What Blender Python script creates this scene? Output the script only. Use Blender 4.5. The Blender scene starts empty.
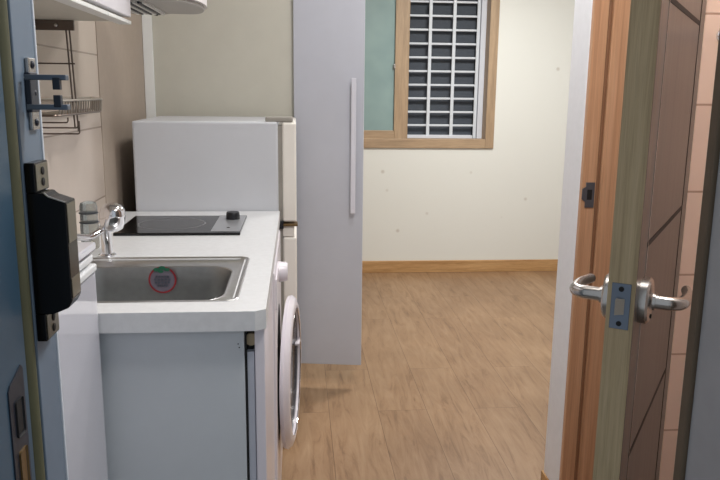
import bpy, bmesh, math, random
from mathutils import Vector, Matrix, Euler
random.seed(7)
scene = bpy.context.scene
COL = scene.collection
PI = math.pi

# ------------------------------------------------------------------ materials
def lin(c):
    c = c / 255.0
    return c / 12.92 if c <= 0.04045 else ((c + 0.055) / 1.055) ** 2.4
def rgb(r, g, b):
    return (lin(r), lin(g), lin(b), 1.0)

def base_mat(name):
    m = bpy.data.materials.new(name); m.use_nodes = True
    nt = m.node_tree
    return m, nt, nt.nodes['Principled BSDF']

def nd(nt, kind, **kw):
    n = nt.nodes.new(kind)
    for k, v in kw.items():
        setattr(n, k, v)
    return n

def coords(nt, scale=(1, 1, 1), rot=(0, 0, 0), loc=(0, 0, 0)):
    tc = nd(nt, 'ShaderNodeTexCoord'); mp = nd(nt, 'ShaderNodeMapping')
    nt.links.new(tc.outputs['Object'], mp.inputs['Vector'])
    mp.inputs['Scale'].default_value = scale
    mp.inputs['Rotation'].default_value = rot
    mp.inputs['Location'].default_value = loc
    return mp

def ramp(nt, fac, stops):
    r = nd(nt, 'ShaderNodeValToRGB')
    nt.links.new(fac, r.inputs['Fac'])
    el = r.color_ramp.elements
    el[0].position, el[0].color = stops[0]
    el[1].position, el[1].color = stops[-1]
    for p, c in stops[1:-1]:
        e = el.new(p); e.color = c
    return r

def mix(nt, a, b, fac, blend='MIX'):
    n = nd(nt, 'ShaderNodeMix', data_type='RGBA', blend_type=blend)
    if isinstance(fac, (int, float)): n.inputs[0].default_value = fac
    else: nt.links.new(fac, n.inputs[0])
    for sock, v in ((n.inputs[6], a), (n.inputs[7], b)):
        if isinstance(v, tuple): sock.default_value = v
        else: nt.links.new(v, sock)
    return n.outputs[2]

def plain(name, col, rough=0.5, metal=0.0, var=0.06, scale=14.0, bump=0.0, coat=0.0, spec=0.5):
    """painted / plastic / metal surface with a slight procedural mottling"""
    m, nt, b = base_mat(name)
    mp = coords(nt)
    nz = nd(nt, 'ShaderNodeTexNoise'); nz.inputs['Scale'].default_value = scale
    nz.inputs['Detail'].default_value = 4
    nt.links.new(mp.outputs[0], nz.inputs['Vector'])
    lo = tuple(max(0, c * (1 - var)) for c in col[:3]) + (1,)
    hi = tuple(min(1, c * (1 + var)) for c in col[:3]) + (1,)
    r = ramp(nt, nz.outputs['Fac'], [(0.3, lo), (0.7, hi)])
    nt.links.new(r.outputs[0], b.inputs['Base Color'])
    b.inputs['Roughness'].default_value = rough
    b.inputs['Metallic'].default_value = metal
    b.inputs['Coat Weight'].default_value = coat
    b.inputs['Specular IOR Level'].default_value = spec
    if bump:
        bp = nd(nt, 'ShaderNodeBump'); bp.inputs['Strength'].default_value = bump
        bp.inputs['Distance'].default_value = 0.002
        nt.links.new(nz.outputs['Fac'], bp.inputs['Height'])
        nt.links.new(bp.outputs[0], b.inputs['Normal'])
    return m

def wood(name, dark, mid, light, grain=(26, 26, 1.2), rough=0.5, fine=5.0):
    """wood grain stretched along the axis with the smallest scale"""
    m, nt, b = base_mat(name)
    mp = coords(nt, grain)
    nz = nd(nt, 'ShaderNodeTexNoise'); nz.inputs['Scale'].default_value = 1.6
    nz.inputs['Detail'].default_value = 8; nz.inputs['Roughness'].default_value = 0.62
    nz.inputs['Distortion'].default_value = 0.4
    nt.links.new(mp.outputs[0], nz.inputs['Vector'])
    r = ramp(nt, nz.outputs['Fac'], [(0.30, dark), (0.5, mid), (0.72, light)])
    n2 = nd(nt, 'ShaderNodeTexNoise'); n2.inputs['Scale'].default_value = fine * 2
    n2.inputs['Detail'].default_value = 3
    nt.links.new(mp.outputs[0], n2.inputs['Vector'])
    r2 = ramp(nt, n2.outputs['Fac'], [(0.35, (0.82, 0.82, 0.82, 1)), (0.6, (1, 1, 1, 1))])
    c = mix(nt, r.outputs[0], r2.outputs[0], 0.7, 'MULTIPLY')
    nt.links.new(c, b.inputs['Base Color'])
    b.inputs['Roughness'].default_value = rough
    return m

def tiles(name, c1, c2, grout, w, h, axis='y', off=(0, 0), rough=0.25, gap=0.004, shift=0.0):
    """tile grid; axis = the wall's normal axis"""
    m, nt, b = base_mat(name)
    tc = nd(nt, 'ShaderNodeTexCoord')
    sp = nd(nt, 'ShaderNodeSeparateXYZ'); cb = nd(nt, 'ShaderNodeCombineXYZ')
    nt.links.new(tc.outputs['Object'], sp.inputs[0])
    nt.links.new(sp.outputs['X' if axis == 'y' else 'Y'], cb.inputs['X'])
    nt.links.new(sp.outputs['Z'] if axis != 'z' else sp.outputs['X'], cb.inputs['Y'])
    mp = nd(nt, 'ShaderNodeMapping'); nt.links.new(cb.outputs[0], mp.inputs['Vector'])
    mp.inputs['Location'].default_value = (off[0], off[1], 0)
    br = nd(nt, 'ShaderNodeTexBrick'); nt.links.new(mp.outputs[0], br.inputs['Vector'])
    br.offset = shift; br.inputs['Scale'].default_value = 1
    br.inputs['Brick Width'].default_value = w; br.inputs['Row Height'].default_value = h
    br.inputs['Mortar Size'].default_value = gap; br.inputs['Mortar Smooth'].default_value = 0.3
    br.inputs['Color1'].default_value = c1; br.inputs['Color2'].default_value = c2
    br.inputs['Mortar'].default_value = grout
    nz = nd(nt, 'ShaderNodeTexNoise'); nz.inputs['Scale'].default_value = 9
    nt.links.new(tc.outputs['Object'], nz.inputs['Vector'])
    r = ramp(nt, nz.outputs['Fac'], [(0.3, (0.9, 0.9, 0.9, 1)), (0.7, (1, 1, 1, 1))])
    nt.links.new(mix(nt, br.outputs['Color'], r.outputs[0], 0.6, 'MULTIPLY'), b.inputs['Base Color'])
    b.inputs['Roughness'].default_value = rough
    bp = nd(nt, 'ShaderNodeBump'); bp.inputs['Strength'].default_value = 0.35; bp.inputs['Distance'].default_value = 0.002
    bp.invert = True
    nt.links.new(br.outputs['Fac'], bp.inputs['Height']); nt.links.new(bp.outputs[0], b.inputs['Normal'])
    return m

def floor_mat():
    m, nt, b = base_mat('floor_planks')
    tc = nd(nt, 'ShaderNodeTexCoord')
    sp = nd(nt, 'ShaderNodeSeparateXYZ'); cb = nd(nt, 'ShaderNodeCombineXYZ')
    nt.links.new(tc.outputs['Object'], sp.inputs[0])
    nt.links.new(sp.outputs['Y'], cb.inputs['X']); nt.links.new(sp.outputs['X'], cb.inputs['Y'])
    mp = nd(nt, 'ShaderNodeMapping'); nt.links.new(cb.outputs[0], mp.inputs['Vector'])
    mp.inputs['Location'].default_value = (0.43, 0.075, 0)
    br = nd(nt, 'ShaderNodeTexBrick'); nt.links.new(mp.outputs[0], br.inputs['Vector'])
    br.offset = 0.37; br.offset_frequency = 2
    for k, v in (('Scale', 1), ('Brick Width', 1.20), ('Row Height', 0.195), ('Mortar Size', 0.0014), ('Mortar Smooth', 0.5), ('Bias', 0.0)):
        br.inputs[k].default_value = v
    br.inputs['Color1'].default_value = rgb(178, 149, 117); br.inputs['Color2'].default_value = rgb(164, 135, 105)
    br.inputs['Mortar'].default_value = rgb(128, 102, 76)
    # grain: shift the noise per plank so the figure breaks at every seam
    pl = nd(nt, 'ShaderNodeTexBrick'); nt.links.new(mp.outputs[0], pl.inputs['Vector'])
    pl.offset = 0.37; pl.offset_frequency = 2
    for k, v in (('Scale', 1), ('Brick Width', 1.20), ('Row Height', 0.195), ('Mortar Size', 0.0), ('Bias', 0.0)):
        pl.inputs[k].default_value = v
    pl.inputs['Color1'].default_value = (0, 0, 0, 1); pl.inputs['Color2'].default_value = (1, 1, 1, 1)
    mul = nd(nt, 'ShaderNodeVectorMath', operation='SCALE'); nt.links.new(pl.outputs['Color'], mul.inputs[0]); mul.inputs['Scale'].default_value = 9.0
    m2 = nd(nt, 'ShaderNodeMapping'); nt.links.new(tc.outputs['Object'], m2.inputs['Vector'])
    m2.inputs['Scale'].default_value = (20, 2.6, 1)
    add = nd(nt, 'ShaderNodeVectorMath', operation='ADD'); nt.links.new(m2.outputs[0], add.inputs[0]); nt.links.new(mul.outputs[0], add.inputs[1])
    nz = nd(nt, 'ShaderNodeTexNoise'); nt.links.new(add.outputs[0], nz.inputs['Vector'])
    nz.inputs['Scale'].default_value = 1.3; nz.inputs['Detail'].default_value = 9; nz.inputs['Roughness'].default_value = 0.66; nz.inputs['Distortion'].default_value = 1.1
    r = ramp(nt, nz.outputs['Fac'], [(0.28, rgb(166, 148, 130)), (0.45, rgb(222, 210, 198)), (0.75, (1, 1, 1, 1))])
    c1 = mix(nt, br.outputs['Color'], r.outputs[0], 0.85, 'MULTIPLY')
    nb = nd(nt, 'ShaderNodeTexNoise'); nb.inputs['Scale'].default_value = 3.2; nb.inputs['Detail'].default_value = 4
    nt.links.new(tc.outputs['Object'], nb.inputs['Vector'])
    rb = ramp(nt, nb.outputs['Fac'], [(0.3, rgb(226, 222, 218)), (0.7, (1, 1, 1, 1))])
    c2 = mix(nt, c1, rb.outputs[0], 0.8, 'MULTIPLY')
    nt.links.new(c2, b.inputs['Base Color'])
    b.inputs['Roughness'].default_value = 0.42
    bp = nd(nt, 'ShaderNodeBump'); bp.inputs['Strength'].default_value = 0.12; bp.inputs['Distance'].default_value = 0.002
    nt.links.new(nz.outputs['Fac'], bp.inputs['Height']); nt.links.new(bp.outputs[0], b.inputs['Normal'])
    return m

def wallpaper():
    m, nt, b = base_mat('flowered_wallpaper')
    mp = coords(nt, (6.0, 6.0, 6.0))
    v = nd(nt, 'ShaderNodeTexVoronoi'); nt.links.new(mp.outputs[0], v.inputs['Vector'])
    v.inputs['Scale'].default_value = 1.0; v.inputs['Randomness'].default_value = 0.8
    r = ramp(nt, v.outputs['Distance'], [(0.035, rgb(206, 202, 192)), (0.10, rgb(229, 230, 223))])
    nz = nd(nt, 'ShaderNodeTexNoise'); nz.inputs['Scale'].default_value = 60
    nt.links.new(mp.outputs[0], nz.inputs['Vector'])
    r2 = ramp(nt, nz.outputs['Fac'], [(0.3, (0.97, 0.97, 0.97, 1)), (0.7, (1, 1, 1, 1))])
    nt.links.new(mix(nt, r.outputs[0], r2.outputs[0], 1.0, 'MULTIPLY'), b.inputs['Base Color'])
    b.inputs['Roughness'].default_value = 0.75
    return m

def glass_frosted():
    m, nt, b = base_mat('teal_frosted_glass')
    mp = coords(nt, (3, 3, 3))
    nz = nd(nt, 'ShaderNodeTexNoise'); nz.inputs['Scale'].default_value = 2
    nt.links.new(mp.outputs[0], nz.inputs['Vector'])
    r = ramp(nt, nz.outputs['Fac'], [(0.3, rgb(154, 180, 178)), (0.7, rgb(164, 190, 187))])
    nt.links.new(r.outputs[0], b.inputs['Base Color'])
    b.inputs['Roughness'].default_value = 0.22
    b.inputs['Transmission Weight'].default_value = 0.25
    return m

def emissive(name, col, power):
    m, nt, b = base_mat(name)
    b.inputs['Base Color'].default_value = (0.9, 0.9, 0.88, 1)
    b.inputs['Emission Color'].default_value = col
    b.inputs['Emission Strength'].default_value = power
    return m

M = {}
M['floor'] = floor_mat()
M['paper'] = wallpaper()
M['wall_white'] = plain('white_wallpaper', rgb(238, 240, 244), 0.7, var=0.02, scale=40, bump=0.05)
M['wall_beige'] = plain('beige_wallpaper', rgb(174, 160, 146), 0.6, var=0.03, scale=30, bump=0.05)
M['ceil'] = plain('ceiling_paper', rgb(226, 224, 216), 0.8, var=0.02, scale=30)
M['kitchen_tile'] = tiles('kitchen_wall_tile', rgb(218, 204, 190), rgb(208, 194, 182), rgb(168, 154, 142), 0.62, 0.214, 'x', (0.13, -0.064), 0.18, 0.0025)
M['pink_tile'] = tiles('peach_wall_tile', rgb(244, 210, 188), rgb(239, 203, 181), rgb(196, 156, 134), 0.30, 0.1735, 'y', (0.0, -0.016), 0.25, 0.0025)
M['entry_tile'] = tiles('entry_floor_tile', rgb(120, 116, 112), rgb(112, 108, 104), rgb(80, 78, 76), 0.3, 0.3, 'z', (0, 0), 0.4)
M['tan_wood'] = wood('tan_trim_wood', rgb(164, 122, 76), rgb(192, 150, 100), rgb(208, 168, 118), (2.2, 26, 26))
M['window_wood'] = wood('window_frame_film', rgb(156, 132, 104), rgb(176, 150, 120), rgb(186, 161, 130), (18, 18, 1.4))
M['window_wood_h'] = wood('window_rail_film', rgb(156, 132, 104), rgb(176, 150, 120), rgb(186, 161, 130), (1.4, 18, 18))
M['orange_wood'] = wood('orange_jamb_wood', rgb(186, 140, 106), rgb(206, 160, 124), rgb(216, 172, 138), (34, 34, 0.8), 0.4)
M['edge_wood'] = wood('olive_door_edge', rgb(158, 138, 104), rgb(184, 164, 128), rgb(200, 180, 144), (70, 70, 2.0), 0.55)
M['door_wood'] = wood('brown_door_film', rgb(86, 76, 69), rgb(102, 91, 83), rgb(112, 99, 90), (24, 24, 0.8), 0.35)
M['groove'] = plain('door_groove', rgb(34, 24, 18), 0.7)
M['steel_blue'] = plain('blue_grey_paint', rgb(102, 118, 136), 0.38, var=0.05, scale=20)
M['steel_dark'] = plain('dark_blue_paint', rgb(54, 80, 100), 0.4, var=0.06, scale=10)
M['steel_grey'] = plain('grey_frame_paint', rgb(152, 154, 158), 0.4, var=0.05, scale=20)
M['steel_edge'] = plain('pale_frame_edge', rgb(214, 220, 228), 0.35)
M['gasket'] = plain('olive_gasket', rgb(80, 80, 58), 0.75, var=0.1)
M['gasket_brown'] = plain('brown_gasket', rgb(98, 84, 68), 0.75, var=0.1)
M['stainless'] = plain('brushed_stainless', rgb(200, 200, 200), 0.3, 1.0, 0.05, 60)
M['basin_steel'] = plain('basin_stainless', rgb(164, 166, 166), 0.42, 1.0, 0.05, 60)
M['satin'] = plain('satin_nickel', rgb(186, 182, 178), 0.26, 1.0, 0.04, 40)
M['chrome'] = plain('chrome', rgb(226, 226, 230), 0.07, 1.0, 0.02)
M['dark_metal'] = plain('dark_metal', rgb(44, 50, 62), 0.4, 0.35, 0.1)
M['plate_metal'] = plain('blue_zinc_plate', rgb(110, 120, 134), 0.38, 0.8, 0.08)
M['wire'] = plain('rack_wire', rgb(110, 98, 90), 0.35, 0.85, 0.1)
M['rail'] = plain('rack_rail_steel', rgb(112, 100, 92), 0.35, 0.7, 0.1)
M['bright_wire'] = plain('bright_rack_wire', rgb(176, 168, 158), 0.3, 0.85, 0.1)
M['counter'] = plain('counter_stone', rgb(222, 224, 226), 0.32, 0, 0.035, 70)
M['panel'] = plain('grey_blue_laminate', rgb(206, 212, 217), 0.35, var=0.02)
M['stile'] = plain('cabinet_stile', rgb(190, 194, 206), 0.4)
M['block'] = plain('raw_board', rgb(176, 158, 130), 0.7, var=0.12)
M['dark'] = plain('dark_gap', rgb(22, 22, 24), 0.7)
M['appliance'] = plain('appliance_white', rgb(234, 229, 236), 0.28, var=0.01, coat=0.3)
M['fridge'] = plain('fridge_white', rgb(206, 209, 215), 0.35, var=0.012)
M['fridge_door'] = plain('fridge_door_cream', rgb(238, 234, 226), 0.4, var=0.015)
M['fridge_gasket'] = plain('fridge_gasket', rgb(150, 146, 138), 0.6)
M['brass'] = plain('tarnished_hinge', rgb(120, 96, 62), 0.4, 0.6)
M['door_glass'] = plain('washer_glass', rgb(18, 21, 26), 0.14, var=0.05, spec=0.35)
M['wardrobe'] = plain('wardrobe_door_laminate', rgb(190, 193, 203), 0.36, var=0.015)
M['wardrobe_side'] = plain('wardrobe_side_laminate', rgb(196, 194, 182), 0.45, var=0.02)
M['white_gloss'] = plain('white_gloss_laminate', rgb(214, 214, 224), 0.12, var=0.01, coat=0.6)
M['white_trim'] = plain('white_trim', rgb(236, 238, 236), 0.4, var=0.01)
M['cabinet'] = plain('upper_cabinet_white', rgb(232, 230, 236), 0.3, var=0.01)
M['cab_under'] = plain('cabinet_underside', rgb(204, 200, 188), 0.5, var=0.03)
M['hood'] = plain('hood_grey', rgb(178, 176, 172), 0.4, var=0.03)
M['hood_white'] = plain('hood_white', rgb(234, 230, 230), 0.3, var=0.01)
M['hob'] = plain('hob_black_glass', rgb(16, 16, 18), 0.12, var=0.05, spec=0.35)
M['hob_ring'] = plain('hob_ring_print', rgb(130, 132, 136), 0.2)
M['hob_panel'] = plain('hob_silver_panel', rgb(178, 180, 184), 0.3, 0.6, 0.03)
M['knob'] = plain('black_plastic', rgb(22, 24, 30), 0.4)
M['lock_black'] = plain('lock_gloss_black', rgb(9, 9, 11), 0.22, var=0.1, spec=0.3)
M['lock_trim'] = plain('lock_brushed_trim', rgb(116, 112, 98), 0.3, 0.8, 0.06)
M['sticker'] = plain('sticker_grey', rgb(122, 116, 130), 0.5)
M['sticker_red'] = plain('sticker_red', rgb(156, 44, 52), 0.5)
M['sticker_green'] = plain('sticker_green', rgb(38, 112, 84), 0.5)
M['grille'] = plain('white_grille_paint', rgb(214, 220, 226), 0.4, var=0.02)
M['upvc'] = plain('white_window_plastic', rgb(214, 218, 226), 0.4, var=0.02)
M['mesh'] = plain('insect_screen', rgb(74, 80, 88), 0.8, var=0.15, scale=220)
M['dark_glass'] = plain('night_window_glass', rgb(28, 34, 42), 0.15)
M['frosted'] = glass_frosted()
M['lamp'] = emissive('lamp_diffuser', (1.0, 0.97, 0.9, 1), 3.0)
m_, nt_, b_ = base_mat('clear_plastic')
nz_ = nd(nt_, 'ShaderNodeTexNoise'); nz_.inputs['Scale'].default_value = 30
r_ = ramp(nt_, nz_.outputs['Fac'], [(0.3, rgb(176, 184, 184)), (0.7, rgb(206, 212, 212))])
nt_.links.new(r_.outputs[0], b_.inputs['Base Color'])
b_.inputs['Roughness'].default_value = 0.12; b_.inputs['Transmission Weight'].default_value = 0.85; b_.inputs['IOR'].default_value = 1.3
M['clear_plastic'] = m_
M['bolt'] = plain('latch_bolt_brass_nickel', rgb(178, 170, 158), 0.4)
M['corner_shade'] = plain('rabbet_shade_brown', rgb(134, 96, 68), 0.6)  # brown tone for the painted shade in the jamb corner
M['tray'] = plain('white_plastic', rgb(232, 234, 236), 0.4)

# ------------------------------------------------------------------ mesh helpers
def BM(): return bmesh.new()

def add_box(bm, x0, x1, y0, y1, z0, z1, bev=0.0, seg=2):
    r = bmesh.ops.create_cube(bm, size=1.0)
    vs = r['verts']
    for v in vs:
        v.co = Vector(((x0 + x1) / 2 + v.co.x * (x1 - x0), (y0 + y1) / 2 + v.co.y * (y1 - y0), (z0 + z1) / 2 + v.co.z * (z1 - z0)))
    if bev > 0:
        es = list({e for v in vs for e in v.link_edges})
        bmesh.ops.bevel(bm, geom=es, offset=bev, segments=seg, profile=0.5, affect='EDGES')
    return bm

def box(x0, x1, y0, y1, z0, z1, bev=0.0, seg=2):
    return add_box(BM(), x0, x1, y0, y1, z0, z1, bev, seg)

def frame_of(d):
    d = d.normalized()
    a = Vector((0, 0, 1)) if abs(d.z) < 0.9 else Vector((1, 0, 0))
    u = d.cross(a).normalized(); w = d.cross(u).normalized()
    return u, w

def add_tube(bm, pts, r, n=10, cap=True):
    pts = [Vector(p) for p in pts]
    rs = r if isinstance(r, (list, tuple)) else [r] * len(pts)
    rings = []
    d0 = (pts[1] - pts[0]).normalized(); u, w = frame_of(d0)
    for i, p in enumerate(pts):
        if i == 0: d = pts[1] - pts[0]
        elif i == len(pts) - 1: d = pts[-1] - pts[-2]
        else: d = (pts[i + 1] - pts[i]).normalized() + (pts[i] - pts[i - 1]).normalized()
        d = d.normalized()
        u = (u - d * u.dot(d)).normalized(); w = d.cross(u)
        rings.append([bm.verts.new(p + (u * math.cos(2 * PI * k / n) + w * math.sin(2 * PI * k / n)) * rs[i]) for k in range(n)])
    for a, b in zip(rings, rings[1:]):
        for k in range(n):
            bm.faces.new((a[k], a[(k + 1) % n], b[(k + 1) % n], b[k]))
    if cap:
        bm.faces.new(list(reversed(rings[0]))); bm.faces.new(rings[-1])
    return bm

def arc(p, steps=6):
    """round the corners of a polyline: p = [(point, radius), ...]"""
    out = []
    pts = [Vector(q[0]) for q in p]
    for i, (q, r) in enumerate(p):
        q = Vector(q)
        if i in (0, len(p) - 1) or r == 0: out.append(q); continue
        a = (pts[i - 1] - q).normalized() * r; b = (pts[i + 1] - q).normalized() * r
        for k in range(steps + 1):
            t = k / steps
            out.append((q + a) * (1 - t) ** 2 + q * 2 * t * (1 - t) + (q + b) * t ** 2)
    return out

def add_lathe(bm, prof, centre, axis, n=32, closed_ends=True):
    """prof: list of (radius, height along axis)"""
    ax = Vector(axis).normalized(); u, w = frame_of(ax); c = Vector(centre)
    rings = []
    for r, h in prof:
        if r < 1e-6: rings.append([bm.verts.new(c + ax * h)])
        else: rings.append([bm.verts.new(c + ax * h + (u * math.cos(2 * PI * k / n) + w * math.sin(2 * PI * k / n)) * r) for k in range(n)])
    for a, b in zip(rings, rings[1:]):
        for k in range(n):
            if len(a) == 1 and len(b) == 1: continue
            if len(a) == 1: bm.faces.new((a[0], b[(k + 1) % n], b[k]))
            elif len(b) == 1: bm.faces.new((a[k], a[(k + 1) % n], b[0]))
            else: bm.faces.new((a[k], a[(k + 1) % n], b[(k + 1) % n], b[k]))
    if closed_ends:
        if len(rings[0]) > 1: bm.faces.new(list(reversed(rings[0])))
        if len(rings[-1]) > 1: bm.faces.new(rings[-1])
    bmesh.ops.recalc_face_normals(bm, faces=bm.faces[:])
    return bm

def add_prism(bm, poly, axis, a, b, bev=0.0):
    """extrude a polygon (2-D) along axis between a and b; x: poly=(y,z), y: poly=(x,z), z: poly=(x,y)"""
    def co(p, t):
        return {'x': (t, p[0], p[1]), 'y': (p[0], t, p[1]), 'z': (p[0], p[1], t)}[axis]
    A = [bm.verts.new(co(p, a)) for p in poly]; B = [bm.verts.new(co(p, b)) for p in poly]
    n = len(poly); fs = [bm.faces.new(A), bm.faces.new(list(reversed(B)))]
    for k in range(n): fs.append(bm.faces.new((A[k], B[k], B[(k + 1) % n], A[(k + 1) % n])))
    bmesh.ops.recalc_face_normals(bm, faces=fs)
    if bev:
        es = list({e for f in fs for e in f.edges})
        bmesh.ops.bevel(bm, geom=es, offset=bev, segments=2, profile=0.5, affect='EDGES')
    return bm

def rrect(x0, x1, y0, y1, r, z, n=8):
    out = []
    for cx, cy, a0 in ((x1 - r, y1 - r, 0), (x0 + r, y1 - r, PI / 2), (x0 + r, y0 + r, PI), (x1 - r, y0 + r, 1.5 * PI)):
        for k in range(n + 1):
            a = a0 + (PI / 2) * k / n
            out.append(Vector((cx + r * math.cos(a), cy + r * math.sin(a), z)))
    return out

def add_loft(bm, rings, cap_last=True, cap_first=False):
    R = [[bm.verts.new(p) for p in r] for r in rings]
    n = len(R[0])
    for a, b in zip(R, R[1:]):
        for k in range(n): bm.faces.new((a[k], a[(k + 1) % n], b[(k + 1) % n], b[k]))
    if cap_last: bm.faces.new(R[-1])
    if cap_first: bm.faces.new(list(reversed(R[0])))
    return bm

ORIGIN = {}
def link(name, bm, mat, parent=None, smooth=False, origin=None):
    """ONE mesh object; geometry is given in the coordinates of the thing's frame (world for axis-aligned things)"""
    if parent is not None: o_ = ORIGIN[parent.name]
    else:
        if origin is None:
            xs = [v.co for v in bm.verts]
            origin = Vector(((min(v.x for v in xs) + max(v.x for v in xs)) / 2, (min(v.y for v in xs) + max(v.y for v in xs)) / 2, min(v.z for v in xs)))
        o_ = Vector(origin)
    bmesh.ops.translate(bm, verts=bm.verts[:], vec=-o_)
    bmesh.ops.recalc_face_normals(bm, faces=bm.faces[:])
    me = bpy.data.meshes.new(name); bm.to_mesh(me); bm.free()
    ob = bpy.data.objects.new(name, me); COL.objects.link(ob)
    me.materials.append(M[mat] if isinstance(mat, str) else mat)
    if smooth:
        for p in me.polygons: p.use_smooth = True
        me.set_sharp_from_angle(angle=math.radians(38))
    if parent is None: ob.location = o_
    else: ob.parent = parent
    ORIGIN[ob.name] = o_
    return ob

def struct(name, bm, mat, label=None, smooth=False, origin=None):
    o = link(name, bm, mat, None, smooth, origin); o['kind'] = 'structure'
    if label: o['label'] = label
    return o

def tag(o, label, cat, group=None):
    o['label'] = label; o['category'] = cat
    if group: o['group'] = group
    return o

def thing(name, loc, label=None, cat=None, group=None, rotz=0.0, local=False):
    o = bpy.data.objects.new(name, None); COL.objects.link(o)
    o.empty_display_size = 0.1; o.location = loc; o.rotation_euler = (0, 0, rotz)
    ORIGIN[o.name] = Vector((0, 0, 0)) if local else Vector(loc)
    if label: tag(o, label, cat, group)
    return o

# ------------------------------------------------------------------ the setting
CEIL = 2.32
# wooden floor of the studio, grey tile in the entry
struct('floor', box(-0.62, 2.7, 1.30, 5.05, -0.06, 0.0), 'floor', 'brown wood plank floor of the studio', origin=(0, 0, 0))
struct('floor_entry', box(-0.62, 2.7, -1.6, 1.30, -0.08, -0.0), 'entry_tile', origin=(0, 0, 0))
struct('ceiling', box(-0.75, 2.75, 0.77, 5.25, CEIL, CEIL + 0.08), 'ceil', origin=(0, 0, 0))
# left wall: tiled behind the counter, papered beyond
struct('wall_left', box(-0.72, -0.60, 0.77, 2.345, 0, CEIL), 'kitchen_tile', 'beige tiled wall behind the kitchen counter', origin=(0, 0, 0))
struct('wall_left_far', box(-0.72, -0.598, 2.345, 5.0, 0, CEIL), 'wall_beige', origin=(0, 0, 0))
# back wall with the window opening
WX0, WX1, WZ0, WZ1 = 0.10, 1.345, 0.873, 2.02
bm = BM()
add_box(bm, -0.72, WX0, 5.006, 5.20, 0, CEIL)
add_box(bm, WX1, 2.75, 5.006, 5.20, 0, CEIL)
add_box(bm, WX0, WX1, 5.006, 5.20, 0, WZ0)
add_box(bm, WX0, WX1, 5.006, 5.20, WZ1, CEIL)
struct('wall_back', bm, 'paper', 'off white wallpapered back wall with faint speckles', origin=(0, 0, 0))
struct('baseboard_back', box(-0.59, 2.64, 4.990, 5.006, 0, 0.084, 0.003), 'tan_wood', 'tan wooden baseboard along the back wall', origin=(0, 0, 0))
struct('wall_right', box(2.65, 2.75, 2.0, 5.006, 0, CEIL), 'wall_white', origin=(0, 0, 0))
# bathroom block on the right: white side wall beyond the jamb, peach tiled front
struct('wall_bathroom_side', box(0.78, 0.90, 1.975, 2.106, 0, CEIL, 0.004), 'wall_white', 'narrow white wall end beside the orange door jamb', origin=(0, 0, 0))
struct('wall_bathroom_rear', box(0.90, 2.65, 2.02, 2.106, 0, CEIL), 'wall_white', origin=(0, 0, 0))
struct('wall_bathroom_front', box(0.789, 2.65, 1.42, 1.50, 0, CEIL), 'pink_tile', 'peach tiled wall beside the hinges of the bathroom door', origin=(0, 0, 0))
struct('wall_bathroom_inner', box(2.0, 2.1, 1.50, 2.02, 0, CEIL), 'pink_tile', origin=(0, 0, 0))
struct('wall_bathroom_header', box(0.80, 0.90, 1.50, 1.975, 2.03, CEIL), 'wall_white', origin=(0, 0, 0))
# baseboard on the white wall end (runs round its far corner)
bm = BM()
add_box(bm, 0.774, 0.78, 1.985, 2.112, 0, 0.064, 0.002)
add_box(bm, 0.774, 2.64, 2.106, 2.112, 0, 0.064, 0.002)
struct('baseboard_right', bm, 'tan_wood', origin=(0, 0, 0))
# entry: side and front walls around the steel frame
struct('wall_entry_right', box(2.0, 2.1, 0.77, 1.42, 0, CEIL), 'wall_white', origin=(0, 0, 0))
bm = BM()
add_box(bm, -0.75, -0.345, 0.66, 0.845, 0, CEIL)
add_box(bm, 0.552, 2.1, 0.66, 0.845, 0, CEIL)
add_box(bm, -0.345, 0.552, 0.66, 0.845, 2.08, CEIL)
struct('wall_front', bm, 'wall_white', origin=(0, 0, 0))

# ------------------------------------------------------------------ steel entry frame (left, right, head)
tr = thing('trim_1', (-0.287, 0.70, 0)); tr['kind'] = 'structure'
tr['label'] = 'blue grey steel entrance frame on the left edge'
link('outer_jamb', box(-0.345, -0.290, 0.60, 0.7725, 0, 2.08, 0.002), 'steel_dark', tr)
link('inner_jamb', box(-0.345, -0.287, 0.798, 0.861, 0, 2.08, 0.0015), 'steel_blue', tr)
link('edge_lip', box(-0.345, -0.2855, 0.861, 0.865, 0, 2.08, 0.001), 'steel_edge', tr)
bm = BM(); add_tube(bm, [(-0.299, 0.7855, 0.0), (-0.299, 0.7855, 2.07)], 0.0135, 12)
link('weather_strip', bm, 'gasket', tr, smooth=True)
sp = link('strike_plate', add_prism(BM(), [(0.716, 0.80), (0.757, 0.80), (0.757, 0.962), (0.752, 0.967), (0.721, 0.956), (0.716, 0.951)], 'x', -0.292, -0.2885), 'dark_metal', tr)
link('latch_pocket', box(-0.2895, -0.288, 0.728, 0.748, 0.895, 0.935, 0.003), 'dark', sp)
link('bolt_pocket', box(-0.2895, -0.288, 0.728, 0.748, 0.835, 0.880, 0.003), 'brass', sp)
tr2 = thing('trim_2', (0.50, 0.70, 0)); tr2['kind'] = 'structure'
tr2['label'] = 'grey steel entrance frame with brown strip on the right edge'
link('outer_jamb', box(0.495, 0.552, 0.60, 0.831, 0, 2.08, 0.002), 'steel_grey', tr2)
link('weather_strip', box(0.4895, 0.552, 0.831, 0.850, 0, 2.08, 0.003), 'gasket_brown', tr2)
struct('trim_3', box(-0.345, 0.552, 0.60, 0.850, 2.05, 2.08, 0.002), 'steel_blue', origin=(0, 0, 0))

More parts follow.
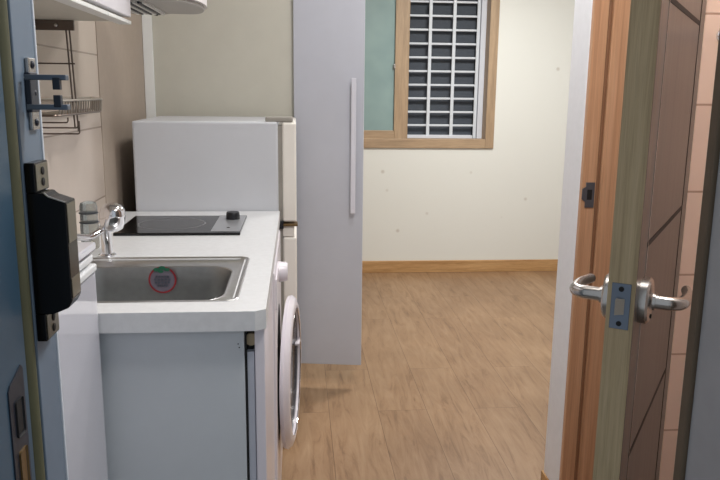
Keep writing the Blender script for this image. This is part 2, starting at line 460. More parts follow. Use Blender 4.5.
# ------------------------------------------------------------------ digital lock strike box on the frame
lb = thing('lock_strike_box', (-0.262, 0.811, 1.0), 'glossy black lock receiver box screwed to the blue steel door frame', 'door lock')
poly = [(-0.2865, 1.140), (-0.2680, 1.140), (-0.2640, 1.136), (-0.2465, 1.130), (-0.2465, 1.021), (-0.2510, 1.013), (-0.2680, 1.006), (-0.2865, 1.006)]
link('housing', add_prism(BM(), poly, 'y', 0.800, 0.834, 0.0012), 'lock_black', lb)
link('side_reflection', box(-0.2468, -0.2459, 0.8025, 0.832, 1.085, 1.128, 0.0004), 'lock_trim', lb)  # paler strips put the reflection on the glossy side into colour
link('side_reflection', box(-0.2468, -0.2459, 0.8025, 0.832, 1.024, 1.046, 0.0004), 'lock_trim', lb)
bm = BM(); add_tube(bm, [(-0.2680, 0.7998, 1.1402), (-0.2638, 0.7998, 1.1363), (-0.2472, 0.7998, 1.1305)], 0.0009, 6)
link('bevel_highlight', bm, 'satin', lb)  # thin bright tube drawn in as the highlight along the top bevel
for z0, z1 in ((1.140, 1.172), (0.975, 1.006)):
    tb = link('mounting_tab', box(-0.2868, -0.2760, 0.800, 0.842, z0, z1, 0.0012), 'lock_black', lb)
    link('tab_plate', box(-0.2763, -0.2753, 0.8025, 0.840, z0 + 0.002, z1 - 0.002, 0.0003), 'lock_trim', tb)
    for zz in (z0 + 0.010, z0 + 0.022):
        bm = BM(); add_lathe(bm, [(0.0045, 0), (0.0045, 0.0008), (0.002, 0.0014)], (-0.2753, 0.822, zz), (1, 0, 0), 14)
        link('screw', bm, 'dark', tb)

# ------------------------------------------------------------------ door guard (two hooked arms on a plate)
dg = thing('door_guard', (-0.262, 0.84, 1.20), 'metal door guard with two hooked arms fixed on the blue frame', 'door guard')
link('backplate', box(-0.2868, -0.2825, 0.826, 0.848, 1.205, 1.281, 0.001), 'satin', dg)
for z in (1.274, 1.244, 1.213):
    bm = BM(); add_lathe(bm, [(0.0042, 0), (0.0042, 0.001), (0.0015, 0.0022)], (-0.2825, 0.837, z), (1, 0, 0), 12)
    link('screw', bm, 'dark_metal', dg)
for zc, s in ((1.2605, -1), (1.2300, 1)):
    a = link('arm', box(-0.2815, -0.2395, 0.806, 0.817, zc - 0.0028, zc + 0.0028, 0.001), 'plate_metal', dg)
    link('hook', box(-0.2530, -0.2455, 0.804, 0.812, min(zc, zc + s * 0.0125), max(zc, zc + s * 0.0125), 0.0008), 'dark_metal', a)
link('arm_bracket', box(-0.2868, -0.2810, 0.822, 0.846, 1.224, 1.266, 0.001), 'dark_metal', dg)

# ------------------------------------------------------------------ orange door jamb and bathroom door
jb = thing('trim_4', (0.84, 1.98, 0)); jb['kind'] = 'structure'
jb['label'] = 'orange brown wooden door jamb with a strike plate'
link('rabbet', box(0.782, 0.92, 1.960, 1.978, 0, 2.03, 0.001), 'orange_wood', jb)
link('door_stop', box(0.829, 0.92, 1.946, 1.962, 0, 2.03, 0.002), 'orange_wood', jb)
link('rabbet_corner_shade', box(0.821, 0.829, 1.954, 1.961, 0, 2.0, 0.002), 'corner_shade', jb)  # brown strip paints in the shade where rabbet meets stop
link('head_piece', box(0.782, 0.92, 1.50, 1.960, 2.0, 2.03, 0.001), 'orange_wood', jb)
s2 = link('strike_plate', add_prism(BM(), [(0.793, 0.940), (0.818, 0.940), (0.818, 1.010), (0.793, 1.010), (0.793, 0.998), (0.783, 0.992), (0.783, 0.964), (0.793, 0.956)], 'y', 1.9575, 1.9605), 'plate_metal', jb)
link('latch_hole', box(0.797, 0.811, 1.9565, 1.958, 0.962, 0.990, 0.0005), 'dark', s2)

DL, DT = 0.569, 0.038
dr = thing('door_1', (0.785, 1.415, 0), rotz=math.atan2(-0.826, -0.5636), local=True); dr['kind'] = 'structure'
dr['label'] = 'brown bathroom door swung open with horizontal grooves and lever handles'
# local frame: x from the hinge to the free edge, y = outward from the hall face, z up
link('leaf', box(0.0, DL - 0.001, -DT, 0.0, 0.01, 1.99, 0.0015), 'door_wood', dr)
link('edge_band', box(DL - 0.0015, DL, -DT + 0.0005, -0.0005, 0.01, 1.99), 'edge_wood', dr)
for z in (0.372, 0.707, 1.037, 1.378, 1.715):
    link('groove_line', box(0.085, 0.50, -0.002, 0.0008, z - 0.004, z + 0.004), 'groove', dr)
for x in (0.498, 0.083):
    link('stile_line', box(x - 0.0012, x + 0.0012, -0.002, 0.0010, 0.012, 1.988), 'satin' if x > 0.3 else 'groove', dr)  # line near the free edge is bright, a painted highlight on the moulding
fp = link('latch_plate', box(DL - 0.001, DL + 0.0012, -0.032, -0.006, 0.926, 0.992, 0.0006), 'plate_metal', dr)
link('latch_bolt', add_prism(BM(), [(DL, -0.0245), (DL + 0.011, -0.0245), (DL + 0.002, -0.0135), (DL, -0.0135)], 'z', 0.948, 0.970), 'bolt', fp)
for z in (0.934, 0.984):
    bm = BM(); add_lathe(bm, [(0.0038, 0), (0.0038, 0.0006), (0.001, 0.0012)], (DL + 0.0012, -0.019, z), (1, 0, 0), 12)
    link('screw', bm, 'dark', fp)
HX, HZ = 0.510, 0.957
for s, y0 in ((1, 0.0), (-1, -DT)):
    bm = BM()
    add_lathe(bm, [(0.034, 0), (0.034, 0.010), (0.031, 0.013), (0.016, 0.014), (0.013, 0.016), (0.013, 0.020)], (HX, y0, HZ), (0, s, 0), 36)
    rs = link('rose', bm, 'satin', dr, smooth=True)
    nk = 0.054 if s > 0 else 0.059
    path = arc([((HX, y0 + s * 0.018, HZ), 0), ((HX, y0 + s * nk, HZ), 0.018), ((HX - 0.055, y0 + s * (nk + 0.004), HZ), 0.02), ((HX - 0.100, y0 + s * (nk - 0.004), HZ - 0.002), 0)], 6)
    n = len(path)
    rad = [0.0105 - 0.003 * (i / (n - 1)) for i in range(n)]
    bm = BM(); add_tube(bm, path, rad, 16)
    link('lever', bm, 'satin', rs, smooth=True)
    if s > 0:
        bm = BM(); add_lathe(bm, [(0.0035, 0), (0.0035, 0.0015)], (HX - 0.004, y0 + 0.0135, HZ - 0.024), (0, 1, 0), 12)
        link('privacy_button', bm, 'dark', rs)
for z in (0.25, 1.80):
    bm = BM(); add_tube(bm, [(-0.002, 0.004, z - 0.05), (-0.002, 0.004, z + 0.05)], 0.006, 10)
    link('hinge', bm, 'satin', dr, smooth=True)

# ------------------------------------------------------------------ chrome towel bar on the peach tiles
tb_ = thing('towel_bar', (1.05, 1.385, 1.36), 'thin chrome towel bar on the peach tiles at the right edge', 'towel bar')
bm = BM(); add_tube(bm, [(0.806, 1.378, 1.363), (1.30, 1.378, 1.363)], 0.0048, 12)
link('bar', bm, 'chrome', tb_, smooth=True)
for x in (0.830, 1.28):
    bm = BM(); add_lathe(bm, [(0.016, 0), (0.015, 0.005), (0.006, 0.008), (0.006, 0.040)], (x, 1.4215, 1.363), (0, -1, 0), 20)
    link('bracket', bm, 'chrome', tb_, smooth=True)

# ------------------------------------------------------------------ window
wn = thing('window_1', (0.72, 5.0, WZ0)); wn['kind'] = 'structure'
wn['label'] = 'tan framed sliding window with a frosted teal pane'
FT = 0.060
link('frame_stile', box(WX0, WX0 + FT, 4.992, 5.10, WZ0, WZ1, 0.003), 'window_wood', wn)
link('frame_stile', box(WX1 - FT, WX1, 4.992, 5.10, WZ0, WZ1, 0.003), 'window_wood', wn)
link('frame_sill', box(WX0 + FT, WX1 - FT, 4.992, 5.10, WZ0, WZ0 + 0.062, 0.003), 'window_wood_h', wn)
link('frame_head', box(WX0 + FT, WX1 - FT, 4.992, 5.10, WZ1 - FT, WZ1, 0.003), 'window_wood_h', wn)
SX0, SX1, SZ0, SZ1 = WX0 + 0.05, 0.748, WZ0 + 0.055, WZ1 - 0.05
bm = BM()
add_box(bm, SX1 - 0.090, SX1, 5.008, 5.040, SZ0, SZ1, 0.003)
add_box(bm, SX0, SX0 + 0.06, 5.008, 5.040, SZ0, SZ1, 0.003)
sf = link('sash_frame', bm, 'window_wood', wn)
bm = BM()
add_box(bm, SX0 + 0.06, SX1 - 0.09, 5.008, 5.040, SZ0, SZ0 + 0.062, 0.003)
add_box(bm, SX0 + 0.06, SX1 - 0.09, 5.008, 5.040, SZ1 - 0.06, SZ1, 0.003)
link('sash_rail', bm, 'window_wood_h', sf)
link('pane', box(SX0 + 0.055, SX1 - 0.085, 5.020, 5.026, SZ0 + 0.055, SZ1 - 0.055), 'frosted', sf)
bm = BM()
add_box(bm, SX1 - 0.094, SX1 - 0.088, 5.004, 5.024, SZ0 + 0.06, SZ1 - 0.06)
link('glazing_bead', bm, 'window_wood', sf)
link('sash_lock', box(SX1 - 0.105, SX1 - 0.092, 5.000, 5.010, 1.40, 1.43, 0.003), 'satin', sf)
# white outer window behind
bm = BM()
add_box(bm, 1.250, 1.30, 5.10, 5.17, WZ0 + 0.03, WZ1, 0.003)
add_box(bm, 0.10, 1.22, 5.10, 5.17, WZ0 + 0.01, WZ0 + 0.082, 0.003)
link('outer_frame', bm, 'upvc', wn)
link('insect_screen', box(0.12, 1.23, 5.172, 5.176, WZ0 + 0.03, WZ1), 'mesh', wn)
link('outer_glass', box(0.10, 1.30, 5.182, 5.188, WZ0, WZ1), 'dark_glass', wn)

gr = thing('window_grille', (0.98, 5.13, WZ0 + 0.055), 'white metal burglar grille with horizontal bars behind the open window half', 'window grille')
for x in (0.905, 1.070, 1.236):
    link('vertical_bar', box(x - 0.011, x + 0.011, 5.112, 5.124, WZ0 + 0.058, WZ1 - 0.002, 0.002), 'grille', gr)
for k in range(11):
    z = 1.022 + 0.0917 * k
    if z > WZ1 - 0.03: break
    link('horizontal_bar', box(0.30, 1.246, 5.124, 5.140, z - 0.0068, z + 0.0068, 0.002), 'grille', gr)

# ------------------------------------------------------------------ kitchen counter
CT = 0.85; CX = -0.06; CY0, CY1 = 1.315, 2.468
HX0, HX1, HY0, HY1 = -0.505, -0.128, 1.392, 1.755     # sink cut-out
bm = BM()
def slab(poly): add_prism(bm, poly, 'z', 0.812, CT)
ch = 0.020
slab([(-0.597, CY0), (CX - ch, CY0), (CX, CY0 + ch * 0.7), (CX, HY0), (-0.597, HY0)])
slab([(-0.597, HY0), (HX0, HY0), (HX0, HY1), (-0.597, HY1)])
slab([(HX1, HY0), (CX, HY0), (CX, HY1), (HX1, HY1)])
slab([(-0.597, HY1), (CX, HY1), (CX, CY1), (-0.597, CY1)])
ct = link('kitchen_countertop', bm, 'counter', None)
tag(ct, 'pale speckled countertop holding the steel sink and the black hob', 'countertop')

# sink
sk = thing('kitchen_sink', (-0.31, 1.575, 0.66), 'rectangular stainless steel sink let into the front of the pale countertop', 'sink')
X0, X1, Y0, Y1 = -0.520, -0.116, 1.383, 1.768
I0, I1, J0, J1 = -0.500, -0.150, 1.392, 1.682
bm = BM()
add_loft(bm, [rrect(X0, X1, Y0, Y1, 0.022, 0.8505), rrect(X0 + .002, X1 - .002, Y0 + .002, Y1 - .002, 0.022, 0.8525),
              rrect(X0 + .007, X1 - .007, Y0 + .005, Y1 - .007, 0.022, 0.8520), rrect(X0 + .011, X1 - .012, Y0 + .007, Y1 - .014, 0.024, 0.8470),
              rrect(I0 - .006, I1 + .008, J0 - .004, J1 + .008, 0.064, 0.8465), rrect(I0 - .003, I1 + .004, J0 - .002, J1 + .004, 0.062, 0.8482), rrect(I0 - .001, I1 + .001, J0 - .001, J1 + .001, 0.060, 0.8468)], cap_last=False)
link('sink_rim', bm, 'stainless', sk, smooth=True)
bm = BM()
rings = [rrect(I0 - .001, I1 + .001, J0 - .001, J1 + .001, 0.060, 0.8468), rrect(I0, I1, J0, J1, 0.06, 0.842)]
rings += [rrect(I0 + .004, I1 - .004, J0 + .003, J1 - .004, 0.058, 0.80), rrect(I0 + .008, I1 - .010, J0 + .006, J1 - .009, 0.056, 0.70),
          rrect(I0 + .016, I1 - .018, J0 + .014, J1 - .017, 0.052, 0.682), rrect(I0 + .04, I1 - .04, J0 + .04, J1 - .04, 0.045, 0.674)]
add_loft(bm, rings, cap_last=True)
link('basin', bm, 'basin_steel', sk, smooth=True)
bm = BM(); add_lathe(bm, [(0.055, 0), (0.052, 0.003), (0.040, 0.001), (0.0, 0.0005)], (-0.33, 1.54, 0.6745), (0, 0, 1), 28)
link('drain_strainer', bm, 'stainless', sk, smooth=True)
# round sticker on the basin's back wall
sy = J1 - 0.0075
def disc(bm, cx, cz, r0, r1, y, n=36, squash=1.0):
    a = [bm.verts.new((cx + r1 * math.cos(2 * PI * k / n), y, cz + squash * r1 * math.sin(2 * PI * k / n))) for k in range(n)]
    if r0 > 0:
        b = [bm.verts.new((cx + r0 * math.cos(2 * PI * k / n), y, cz + squash * r0 * math.sin(2 * PI * k / n))) for k in range(n)]
        for k in range(n): bm.faces.new((a[k], a[(k + 1) % n], b[(k + 1) % n], b[k]))
    else: bm.faces.new(a)
SCX, SCZ = -0.311, 0.819
bm = BM(); disc(bm, SCX, SCZ, 0, 0.0285, sy)
st = link('sticker', bm, 'sticker', sk); st['label'] = 'round sticker with a red outline and green leaf'
bm = BM(); disc(bm, SCX, SCZ, 0.0278, 0.0318, sy - 0.0006)
link('sticker_outline', bm, 'sticker_red', st)
bm = BM()
for dx, dz, r in ((-0.012, 0.0245, 0.008), (0.0, 0.0285, 0.008), (0.011, 0.0245, 0.007), (-0.003, 0.020, 0.006)):
    disc(bm, SCX + dx, SCZ + dz, 0, r, sy - 0.001 - r * 0.02, 14, 0.55)
link('sticker_leaf', bm, 'sticker_green', st)
bm = BM()
for i, (w, z) in enumerate(((0.016, 0.008), (0.020, 0.001), (0.018, -0.006), (0.012, -0.013))):
    for k in range(5):
        a = -w + 2 * w * (k + 0.15) / 5
        add_box(bm, SCX + a, SCX + a + 2 * w * 0.12, sy - 0.0012, sy - 0.0006, SCZ + z - 0.002, SCZ + z + 0.002)
link('sticker_lettering', bm, 'plate_metal', st)

# faucet
FX, FY = -0.462, 1.792
fc = thing('kitchen_faucet', (FX, FY, CT), 'chrome mixer faucet with a bulbous head at the rear left of the sink', 'faucet')
bm = BM(); add_lathe(bm, [(0.021, 0), (0.021, 0.004), (0.0145, 0.008), (0.0125, 0.030), (0.0125, 0.062), (0.016, 0.068), (0.016, 0.074)], (FX, FY, CT), (0, 0, 1), 28)
link('body', bm, 'chrome', fc, smooth=True)
bm = BM(); add_lathe(bm, [(0.0, -0.036), (0.017, -0.035), (0.026, -0.028), (0.0300, -0.013), (0.0300, 0.006), (0.0275, 0.018), (0.020, 0.027), (0.009, 0.031), (0, 0.0315)], (FX + 0.018, FY - 0.002, CT + 0.099), (0.12, -0.10, 0.97), 28)
link('handle', bm, 'chrome', fc, smooth=True)
bm = BM()
sp_path = arc([((FX, FY, CT + 0.070), 0), ((FX - 0.030, FY - 0.030, CT + 0.052), 0.012), ((FX - 0.075, FY - 0.110, CT + 0.070), 0.03), ((FX - 0.085, FY - 0.135, CT + 0.045), 0)], 5)
add_tube(bm, sp_path, 0.0085, 14)
link('spout', bm, 'chrome', fc, smooth=True)

# clear soap bottle with ridged collars
sb = thing('soap_bottle', (-0.526, 1.885, CT), 'clear plastic bottle with dark ridged collars beside the chrome faucet', 'bottle')
bm = BM(); add_lathe(bm, [(0.020, 0), (0.0225, 0.004), (0.0225, 0.058), (0.0215, 0.070), (0.0215, 0.108), (0.019, 0.117), (0.010, 0.121), (0, 0.1215)], (-0.526, 1.885, CT), (0, 0, 1), 28)
link('bottle_body', bm, 'clear_plastic', sb, smooth=True)
for z in (0.066, 0.090):
    bm = BM(); add_lathe(bm, [(0.0215, 0), (0.0238, 0.0008), (0.0238, 0.0026), (0.0215, 0.0034)], (-0.526, 1.885, CT + z), (0, 0, 1), 28)
    link('collar', bm, 'dark_metal', sb, smooth=True)

# cooktop: black glass with one printed ring, silver control strip with a knob
ck = thing('cooktop', (-0.334, 2.19, CT), 'black glass single zone cooktop with a silver control strip on the counter', 'cooktop')
link('glass_top', box(-0.509, -0.161, 2.045, 2.335, CT, CT + 0.008, 0.0015), 'hob', ck)
link('control_panel', box(-0.245, -0.163, 2.062, 2.333, CT + 0.0075, CT + 0.0092, 0.0005), 'hob_panel', ck)
bm = BM()
n = 48
def ring_z(bm, cx, cy, r0, r1, z, sx=1.0):
    a = [bm.verts.new((cx + r1 * sx * math.cos(2 * PI * k / n), cy + r1 * math.sin(2 * PI * k / n), z)) for k in range(n)]
    b = [bm.verts.new((cx + r0 * sx * math.cos(2 * PI * k / n), cy + r0 * math.sin(2 * PI * k / n), z)) for k in range(n)]
    for k in range(n): bm.faces.new((a[k], a[(k + 1) % n], b[(k + 1) % n], b[k]))
ring_z(bm, -0.372, 2.19, 0.095, 0.0985, CT + 0.0083)
link('cooking_zone', bm, 'hob_ring', ck)
bm = BM(); add_lathe(bm, [(0.021, 0), (0.021, 0.010), (0.0195, 0.020), (0.018, 0.022), (0.0, 0.022)], (-0.199, 2.265, CT + 0.0092), (0, 0, 1), 28)
kb = link('knob', bm, 'knob', ck, smooth=True)
bm = BM(); add_lathe(bm, [(0.005, 0), (0.004, 0.0012), (0, 0.0014)], (-0.200, 2.115, CT + 0.0092), (0, 0, 1), 12)
link('indicator_lamp', bm, 'dark', ck)

# sink cabinet: end panel facing the entry, front stile, corner block
sc = thing('sink_cabinet', (-0.34, 1.36, 0), 'sink cabinet showing its plain pale end panel to the entry', 'cabinet')
link('end_panel', box(-0.597, -0.1015, 1.330, 1.348, 0.0, 0.8115, 0.0006), 'panel', sc)
for x, z in ((-0.113, 0.782), (-0.111, 0.775), (-0.235, 0.49)):
    bm = BM(); add_lathe(bm, [(0.0014, 0), (0.0012, 0.0004), (0, 0.0005)], (x, 1.330, z), (0, -1, 0), 8)
    link('screw_hole', bm, 'dark_metal', sc)
link('gap_shade_strip', box(-0.1005, -0.0975, 1.334, 1.40, 0.0, 0.805), 'dark', sc)  # dark strip painting the shade in the gap beside the end panel
link('front_stile', box(-0.0970, -0.0835, 1.336, 1.395, 0.0, 0.764, 0.0008), 'stile', sc)
link('gap_recess', box(-0.0970, -0.0835, 1.352, 1.395, 0.764, 0.811), 'dark', sc)
link('cabinet_door', box(-0.0825, -0.0635, 1.334, 1.790, 0.09, 0.8105, 0.002), 'appliance', sc)
link('toe_kick', box(-0.110, -0.100, 1.40, 1.79, 0.0, 0.09), 'stile', sc)
bm = BM(); add_lathe(bm, [(0.012, 0), (0.012, 0.012)], (-0.0895, 1.354, 0.786), (0, -1, 0), 18)
link('corner_block', bm, 'block', sc)

# filler cabinet between the washer and the refrigerator
bc = thing('filler_cabinet', (-0.33, 2.438, 0), 'narrow white filler cabinet between the washing machine and the refrigerator', 'cabinet')
link('carcass', box(-0.595, -0.085, 2.410, 2.466, 0.08, 0.805, 0.001), 'cabinet', bc)
dd = link('cabinet_door', box(-0.085, -0.067, 2.411, 2.465, 0.09, 0.800, 0.0015), 'cabinet', bc)
link('toe_kick', box(-0.59, -0.11, 2.412, 2.464, 0.0, 0.08), 'stile', bc)

# ------------------------------------------------------------------ washing machine
wm = thing('washing_machine', (-0.32, 2.10, 0), 'white front loading washing machine with a round dark door under the counter', 'washing machine')
WY0, WY1 = 1.800, 2.400
link('body', box(-0.580, -0.074, WY0, WY1, 0.02, 0.803, 0.008), 'appliance', wm)
link('front_panel', box(-0.073, -0.057, WY0 + .003, WY1 - .003, 0.024, 0.801, 0.007), 'appliance', wm)
RC = (-0.056, 2.08, 0.432)
def ajar(bm):       # the door stands slightly ajar, hinged on its near side
    bmesh.ops.rotate(bm, verts=bm.verts[:], cent=(-0.056, 1.85, 0), matrix=Matrix.Rotation(math.radians(-4.6), 3, 'Z')); return bm
bm = BM(); add_lathe(bm, [(0.205, 0.001), (0.222, 0.004), (0.225, 0.014), (0.216, 0.025), (0.202, 0.030), (0.192, 0.030), (0.187, 0.026), (0.185, 0.004)], RC, (1, 0, 0), 56, closed_ends=False)
ring = link('door_ring', ajar(bm), 'appliance', wm, smooth=True)
bm = BM(); add_lathe(bm, [(0.186, 0.020), (0.170, 0.018), (0.150, 0.012), (0.09, 0.010), (0, 0.010)], RC, (1, 0, 0), 56, closed_ends=False)
link('door_glass', ajar(bm), 'door_glass', ring, smooth=True)
bm = BM(); ring_pts = [(RC[0] + 0.0285, RC[1] + 0.188 * math.cos(a), RC[2] + 0.188 * math.sin(a)) for a in [2 * PI * k / 48 for k in range(49)]]
add_tube(bm, ring_pts, 0.0018, 8)
link('chrome_bezel', ajar(bm), 'chrome', ring, smooth=True)
link('door_catch', ajar(box(RC[0] + 0.014, RC[0] + 0.029, 2.22, 2.268, 0.46, 0.468, 0.002)), 'appliance', ring)
bm = BM(); add_lathe(bm, [(0.20, 0.0), (0.20, 0.0006), (0.17, 0.0008)], (-0.0575, RC[1], RC[2]), (1, 0, 0), 48, closed_ends=True)
link('drum_opening', bm, 'dark', wm, smooth=True)
bm = BM(); add_lathe(bm, [(0.030, 0), (0.028, 0.020), (0.025, 0.027), (0.0, 0.028)], (-0.057, 2.07, 0.738), (1, 0, 0), 32)
link('program_knob', bm, 'appliance', wm, smooth=True)
link('detergent_drawer', box(-0.058, -0.053, 1.815, 1.985, 0.700, 0.780, 0.002), 'appliance', wm)
for x, y in ((-0.10, 1.85), (-0.10, 2.34), (-0.53, 1.85), (-0.53, 2.34)):
    bm = BM(); add_lathe(bm, [(0.022, 0), (0.022, 0.014), (0.012, 0.022)], (x, y, 0.0), (0, 0, 1), 16)
    link('foot', bm, 'stile', wm)

# ------------------------------------------------------------------ refrigerator
fr = thing('refrigerator', (-0.27, 2.73, 0), 'white two door refrigerator standing at the far end of the counter', 'refrigerator')
RY0, RY1 = 2.474, 2.965
link('body', box(-0.537, -0.064, RY0, RY1, 0.03, 1.147, 0.006), 'fridge', fr)
link('door_gasket', box(-0.064, -0.050, RY0 + .006, RY1 - .006, 0.05, 1.135), 'fridge_gasket', fr)
ud = link('freezer_door', box(-0.050, -0.004, RY0, RY1, 0.812, 1.145, 0.006), 'fridge_door', fr)
ld = link('lower_door', box(-0.050, -0.004, RY0, RY1, 0.045, 0.758, 0.006), 'fridge_door', fr)
link('middle_hinge', box(-0.058, 0.0, RY0 - .004, RY0 + .05, 0.797, 0.805, 0.001), 'brass', fr)
link('hinge_block', box(-0.062, -0.048, RY0 - .005, RY0 + .04, 0.788, 0.815, 0.002), 'knob', fr)
link('door_cross_bar', box(-0.050, -0.012, RY0 + .004, RY1 - .004, 0.760, 0.796, 0.002), 'fridge_door', fr)
link('hinge_cover', box(-0.105, -0.014, RY0 + .008, RY0 + .075, 1.146, 1.163, 0.004), 'fridge_gasket', fr)
for x in (-0.10, -0.50):
    for y in (2.51, 2.93):
        bm = BM(); add_lathe(bm, [(0.016, 0), (0.016, 0.03)], (x, y, 0), (0, 0, 1), 12)
        link('foot', bm, 'knob', fr)

# ------------------------------------------------------------------ wardrobe with its near door swung out towards us
wd = thing('wardrobe', (-0.30, 3.30, 0), 'tall pale wardrobe behind the refrigerator with one door standing open', 'wardrobe')
VY0, VY1 = 3.030, 3.640
link('side_panel', box(-0.560, -0.010, VY0, VY0 + 0.018, 0.0, 2.25, 0.001), 'wardrobe_side', wd)
link('side_panel', box(-0.590, -0.010, VY1 - 0.018, VY1, 0.0, 2.25, 0.001), 'wardrobe_side', wd)
link('back_panel', box(-0.590, -0.580, VY0 + 0.018, VY1 - 0.018, 0.0, 2.25), 'wardrobe_side', wd)
link('top_panel', box(-0.580, -0.012, VY0 + 0.018, VY1 - 0.018, 2.232, 2.25), 'wardrobe_side', wd)
link('bottom_panel', box(-0.580, -0.012, VY0 + 0.018, VY1 - 0.018, 0.08, 0.098), 'wardrobe_side', wd)
link('shelf', box(-0.580, -0.03, VY0 + 0.018, VY1 - 0.018, 1.70, 1.718), 'wardrobe_side', wd)
link('plinth', box(-0.05, -0.035, VY0 + 0.018, VY1 - 0.018, 0.0, 0.08), 'wardrobe_side', wd)
link('filler_strip', box(-0.597, -0.560, VY0 - 0.010, VY0 + 0.014, 0.0, 2.25, 0.002), 'white_trim', wd)
link('edge_strip', box(-0.0105, -0.006, VY0 - 0.001, VY0 + 0.018, 0.0, 2.25), 'white_trim', wd)
link('closed_door', box(-0.008, 0.010, VY0 + 0.315, VY1 - 0.004, 0.100, 2.245, 0.0012), 'wardrobe', wd)
a = math.atan2(-0.040, 0.277)
def swung(bm):
    bmesh.ops.rotate(bm, verts=bm.verts[:], cent=(0, 0, 0), matrix=Matrix.Rotation(a, 3, 'Z'))
    bmesh.ops.translate(bm, verts=bm.verts[:], vec=(-0.010, 3.026, 0)); return bm
od = link('open_door', swung(box(0.0, 0.281, -0.018, 0.0, 0.100, 2.245, 0.0012)), 'wardrobe', wd)
hd = link('door_handle', swung(box(0.232, 0.252, -0.046, -0.036, 0.760, 1.300, 0.003)), 'white_gloss', od)
for z in (0.80, 1.26):
    link('handle_post', swung(box(0.237, 0.247, -0.038, -0.017, z - 0.006, z + 0.006)), 'white_gloss', hd)

# ------------------------------------------------------------------ upper cabinet, range hood
uc = thing('upper_cabinet', (-0.49, 1.40, 1.40), 'white wall cabinet above the sink seen from below', 'cabinet')
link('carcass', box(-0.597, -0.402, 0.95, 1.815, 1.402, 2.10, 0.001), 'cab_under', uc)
link('cabinet_door', box(-0.400, -0.382, 0.952, 1.380, 1.412, 2.10, 0.0015), 'cabinet', uc)
link('cabinet_door', box(-0.400, -0.382, 1.384, 1.813, 1.412, 2.10, 0.0015), 'cabinet', uc)
bm = BM()
add_box(bm, -0.412, -0.383, 0.95, 1.60, 1.396, 1.404, 0.001)
add_box(bm, -0.412, -0.383, 1.606, 1.818, 1.396, 1.404, 0.001)
link('finger_rail', bm, 'white_trim', uc)

hood = thing('range_hood', (-0.42, 2.0, 1.455), 'grey range hood with a rounded white front above the hob', 'range hood')
bm = BM()
pl = [(-0.597, 1.83), (-0.380, 1.83)] + [(-0.288 + 0.056 * math.cos(t), 2.0 + 0.0 + 0.170 * math.sin(t)) for t in [(-0.5 + k / 14) * PI for k in range(15)]] + [(-0.380, 2.17), (-0.597, 2.17)]
add_prism(bm, pl, 'z', 1.462, 1.60)
link('canopy', bm, 'hood_white', hood)
bm = BM()
pl2 = [(-0.352, 1.84)] + [(-0.291 + 0.051 * math.cos(t), 2.0 + 0.162 * math.sin(t)) for t in [(-0.5 + k / 14) * PI for k in range(15)]] + [(-0.352, 2.16)]
add_prism(bm, pl2, 'z', 1.454, 1.463)
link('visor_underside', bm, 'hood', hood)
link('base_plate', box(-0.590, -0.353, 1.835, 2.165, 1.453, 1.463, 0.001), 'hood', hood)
for k in range(7):
    x = -0.362 - 0.0115 * k
    link('filter_slat', box(x - 0.0035, x + 0.0025, 1.86, 2.14, 1.448, 1.455, 0.001), 'white_trim' if k % 2 == 0 else 'dark_metal', hood)
bm = BM(); add_lathe(bm, [(0.006, 0), (0.005, 0.006), (0, 0.007)], (-0.385, 2.15, 1.454), (0, 0, -1), 12)
link('lamp_switch', bm, 'dark', hood)
link('duct_cover', box(-0.597, -0.40, 1.86, 2.14, 1.60, 2.10, 0.002), 'cabinet', hood)

# ------------------------------------------------------------------ wall dish rack over the sink
rk = thing('hanging_dish_rack', (-0.55, 1.75, 1.14), 'wire dish rack with a shallow basket hanging by the tiles under the wall cabinet', 'dish rack')
rl = link('rail', box(-0.598, -0.508, 1.795, 1.803, 1.379, 1.4015, 0.001), 'rail', rk)
for x in (-0.547,):
    bm = BM(); add_lathe(bm, [(0.005, 0), (0.004, 0.002), (0, 0.003)], (x, 1.795, 1.390), (0, -1, 0), 12)
    link('screw', bm, 'satin', rl)
for x, zb in ((-0.519, 1.150), (-0.5265, 1.158)):
    bm = BM(); add_tube(bm, [(x, 1.799, 1.382), (x + 0.006, 1.799, zb)], 0.0020, 8)
    link('hanger_wire', bm, 'wire', rk, smooth=True)
for xe, z, up in ((-0.511, 1.305, 0.0), (-0.535, 1.170, 0.012), (-0.513, 1.158, 0.02), (-0.510, 1.144, 0.03)):
    pts = [((-0.598, 1.797, z), 0), ((xe, 1.797, z), 0.006), ((xe, 1.797, z + up), 0)] if up else [((-0.598, 1.797, z), 0), ((xe, 1.797, z), 0)]
    bm = BM(); add_tube(bm, arc(pts, 4), 0.0018, 8)
    link('cross_wire', bm, 'wire', rk, smooth=True)
bk_pts = lambda z, g: arc([((-0.586 + g, 1.62, z), 0), ((-0.500 - g, 1.62, z), 0.012), ((-0.500 - g, 1.975 - g, z), 0.012), ((-0.586 + g, 2.20 - g, z), 0.012), ((-0.586 + g, 1.62, z), 0)], 4)
bm = BM(); add_tube(bm, bk_pts(1.223, 0), 0.0030, 8); bk = link('basket_rim', bm, 'bright_wire', rk, smooth=True)
bm = BM(); add_tube(bm, bk_pts(1.192, 0.004), 0.0026, 8); link('basket_base', bm, 'wire', bk, smooth=True)
bm = BM()
for k in range(17):
    y = 1.635 + 0.020 * k
    add_tube(bm, arc([((-0.501, y, 1.223), 0), ((-0.505, y + .004, 1.192), 0.004), ((-0.584, y + .004, 1.192), 0)], 3), 0.0018, 6)
for k in range(9):
    t = (k + 0.5) / 9
    x, y = -0.500 - 0.086 * t, 1.975 + 0.225 * t
    add_tube(bm, [(x, y, 1.223), (x - 0.001, y - 0.004, 1.192)], 0.0018, 6)
link('basket_wires', bm, 'bright_wire', bk)

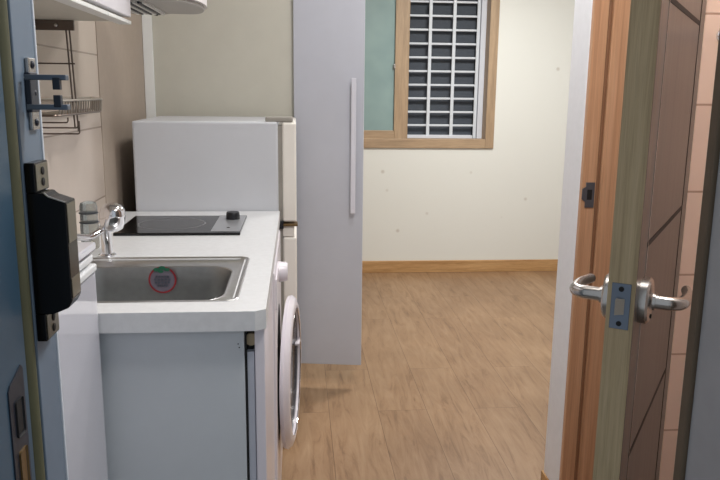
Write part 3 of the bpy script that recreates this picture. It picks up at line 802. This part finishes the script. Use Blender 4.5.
# ------------------------------------------------------------------ glossy white shoe cabinet in the entry
sh = thing('shoe_cabinet', (-0.47, 1.09, 0), 'glossy white entry shoe cabinet standing against the end of the kitchen counter', 'cabinet')
SY0, SY1 = 0.865, 1.312
link('carcass', box(-0.592, -0.361, SY0, SY1, 0.0, 0.931, 0.0008), 'white_gloss', sh)
link('lower_ledge', box(-0.592, -0.357, SY0, SY1 - 0.002, 0.932, 0.945, 0.0025), 'tray', sh)
link('shadow_recess', box(-0.592, -0.376, SY0, SY1 - 0.012, 0.945, 0.970), 'dark', sh)  # dark block, the shade of the gap put into its colour
link('middle_ledge', box(-0.592, -0.360, SY0, SY1 - 0.012, 0.951, 0.964, 0.0025), 'tray', sh)
link('top_board', box(-0.592, -0.356, SY0, SY1 - 0.003, 0.970, 0.984, 0.003), 'white_gloss', sh)

# ------------------------------------------------------------------ ceiling lamps
def lamp(name, loc, size, power, col, label, thick=0.07, visible=True):
    x, y, z = loc
    t = thing(name, (x, y, z - thick), label, 'ceiling lamp')
    link('housing', box(x - size / 2, x + size / 2, y - size / 2, y + size / 2, z - thick * 0.55, z, 0.01), 'white_trim', t)
    link('diffuser', box(x - size / 2 + .015, x + size / 2 - .015, y - size / 2 + .015, y + size / 2 - .015, z - thick, z - thick * 0.55, 0.008), 'lamp', t)
    ld = bpy.data.lights.new(name + '_light', 'AREA'); ld.shape = 'SQUARE'; ld.size = size * 0.9
    ld.energy = power; ld.color = col
    lo = bpy.data.objects.new(name + '_light', ld); COL.objects.link(lo); lo.location = (0, 0, -0.012); lo.parent = t
    return t
lamp('ceiling_lamp', (1.15, 3.75, CEIL), 0.50, 36, (1.0, 0.99, 0.97), 'square white ceiling lamp in the middle of the back room')
lamp('entry_lamp', (0.52, 1.08, CEIL), 0.24, 18, (1.0, 0.97, 0.94), 'small square ceiling lamp over the entry')

lamp('hall_lamp', (0.36, 2.25, CEIL), 0.24, 8, (1.0, 0.98, 0.97), 'small square ceiling lamp over the aisle beside the counter')

# ------------------------------------------------------------------ dim evening light from outside
w = bpy.data.worlds.new('World'); scene.world = w; w.use_nodes = True
bg = w.node_tree.nodes['Background']
bg.inputs['Color'].default_value = (0.86, 0.93, 1.0, 1); bg.inputs['Strength'].default_value = 0.50

# ------------------------------------------------------------------ camera
cam = bpy.data.cameras.new('Camera'); co = bpy.data.objects.new('Camera', cam); COL.objects.link(co)
p, yw, rl_ = 0.19969477, 0.08602474, -0.01095352
f = Vector((math.sin(yw) * math.cos(p), math.cos(yw) * math.cos(p), -math.sin(p)))
rt = Vector((math.cos(yw), -math.sin(yw), 0)); dn = f.cross(rt)
c, s = math.cos(rl_), math.sin(rl_)
r2 = c * rt + s * dn; d2 = -s * rt + c * dn
mw = Matrix((r2, -d2, -f)).transposed().to_4x4(); mw.translation = (0, 0, 1.25)
co.matrix_world = mw
cam.sensor_width = 36.0; cam.sensor_fit = 'HORIZONTAL'; cam.lens = 735.695 / 720 * 36
cam.clip_start = 0.02; cam.clip_end = 100
scene.camera = co
vs = scene.view_settings
vs.view_transform = 'Standard'; vs.look = 'None'; vs.gamma = 1.0; vs.use_curve_mapping = False; vs.exposure = 0.0
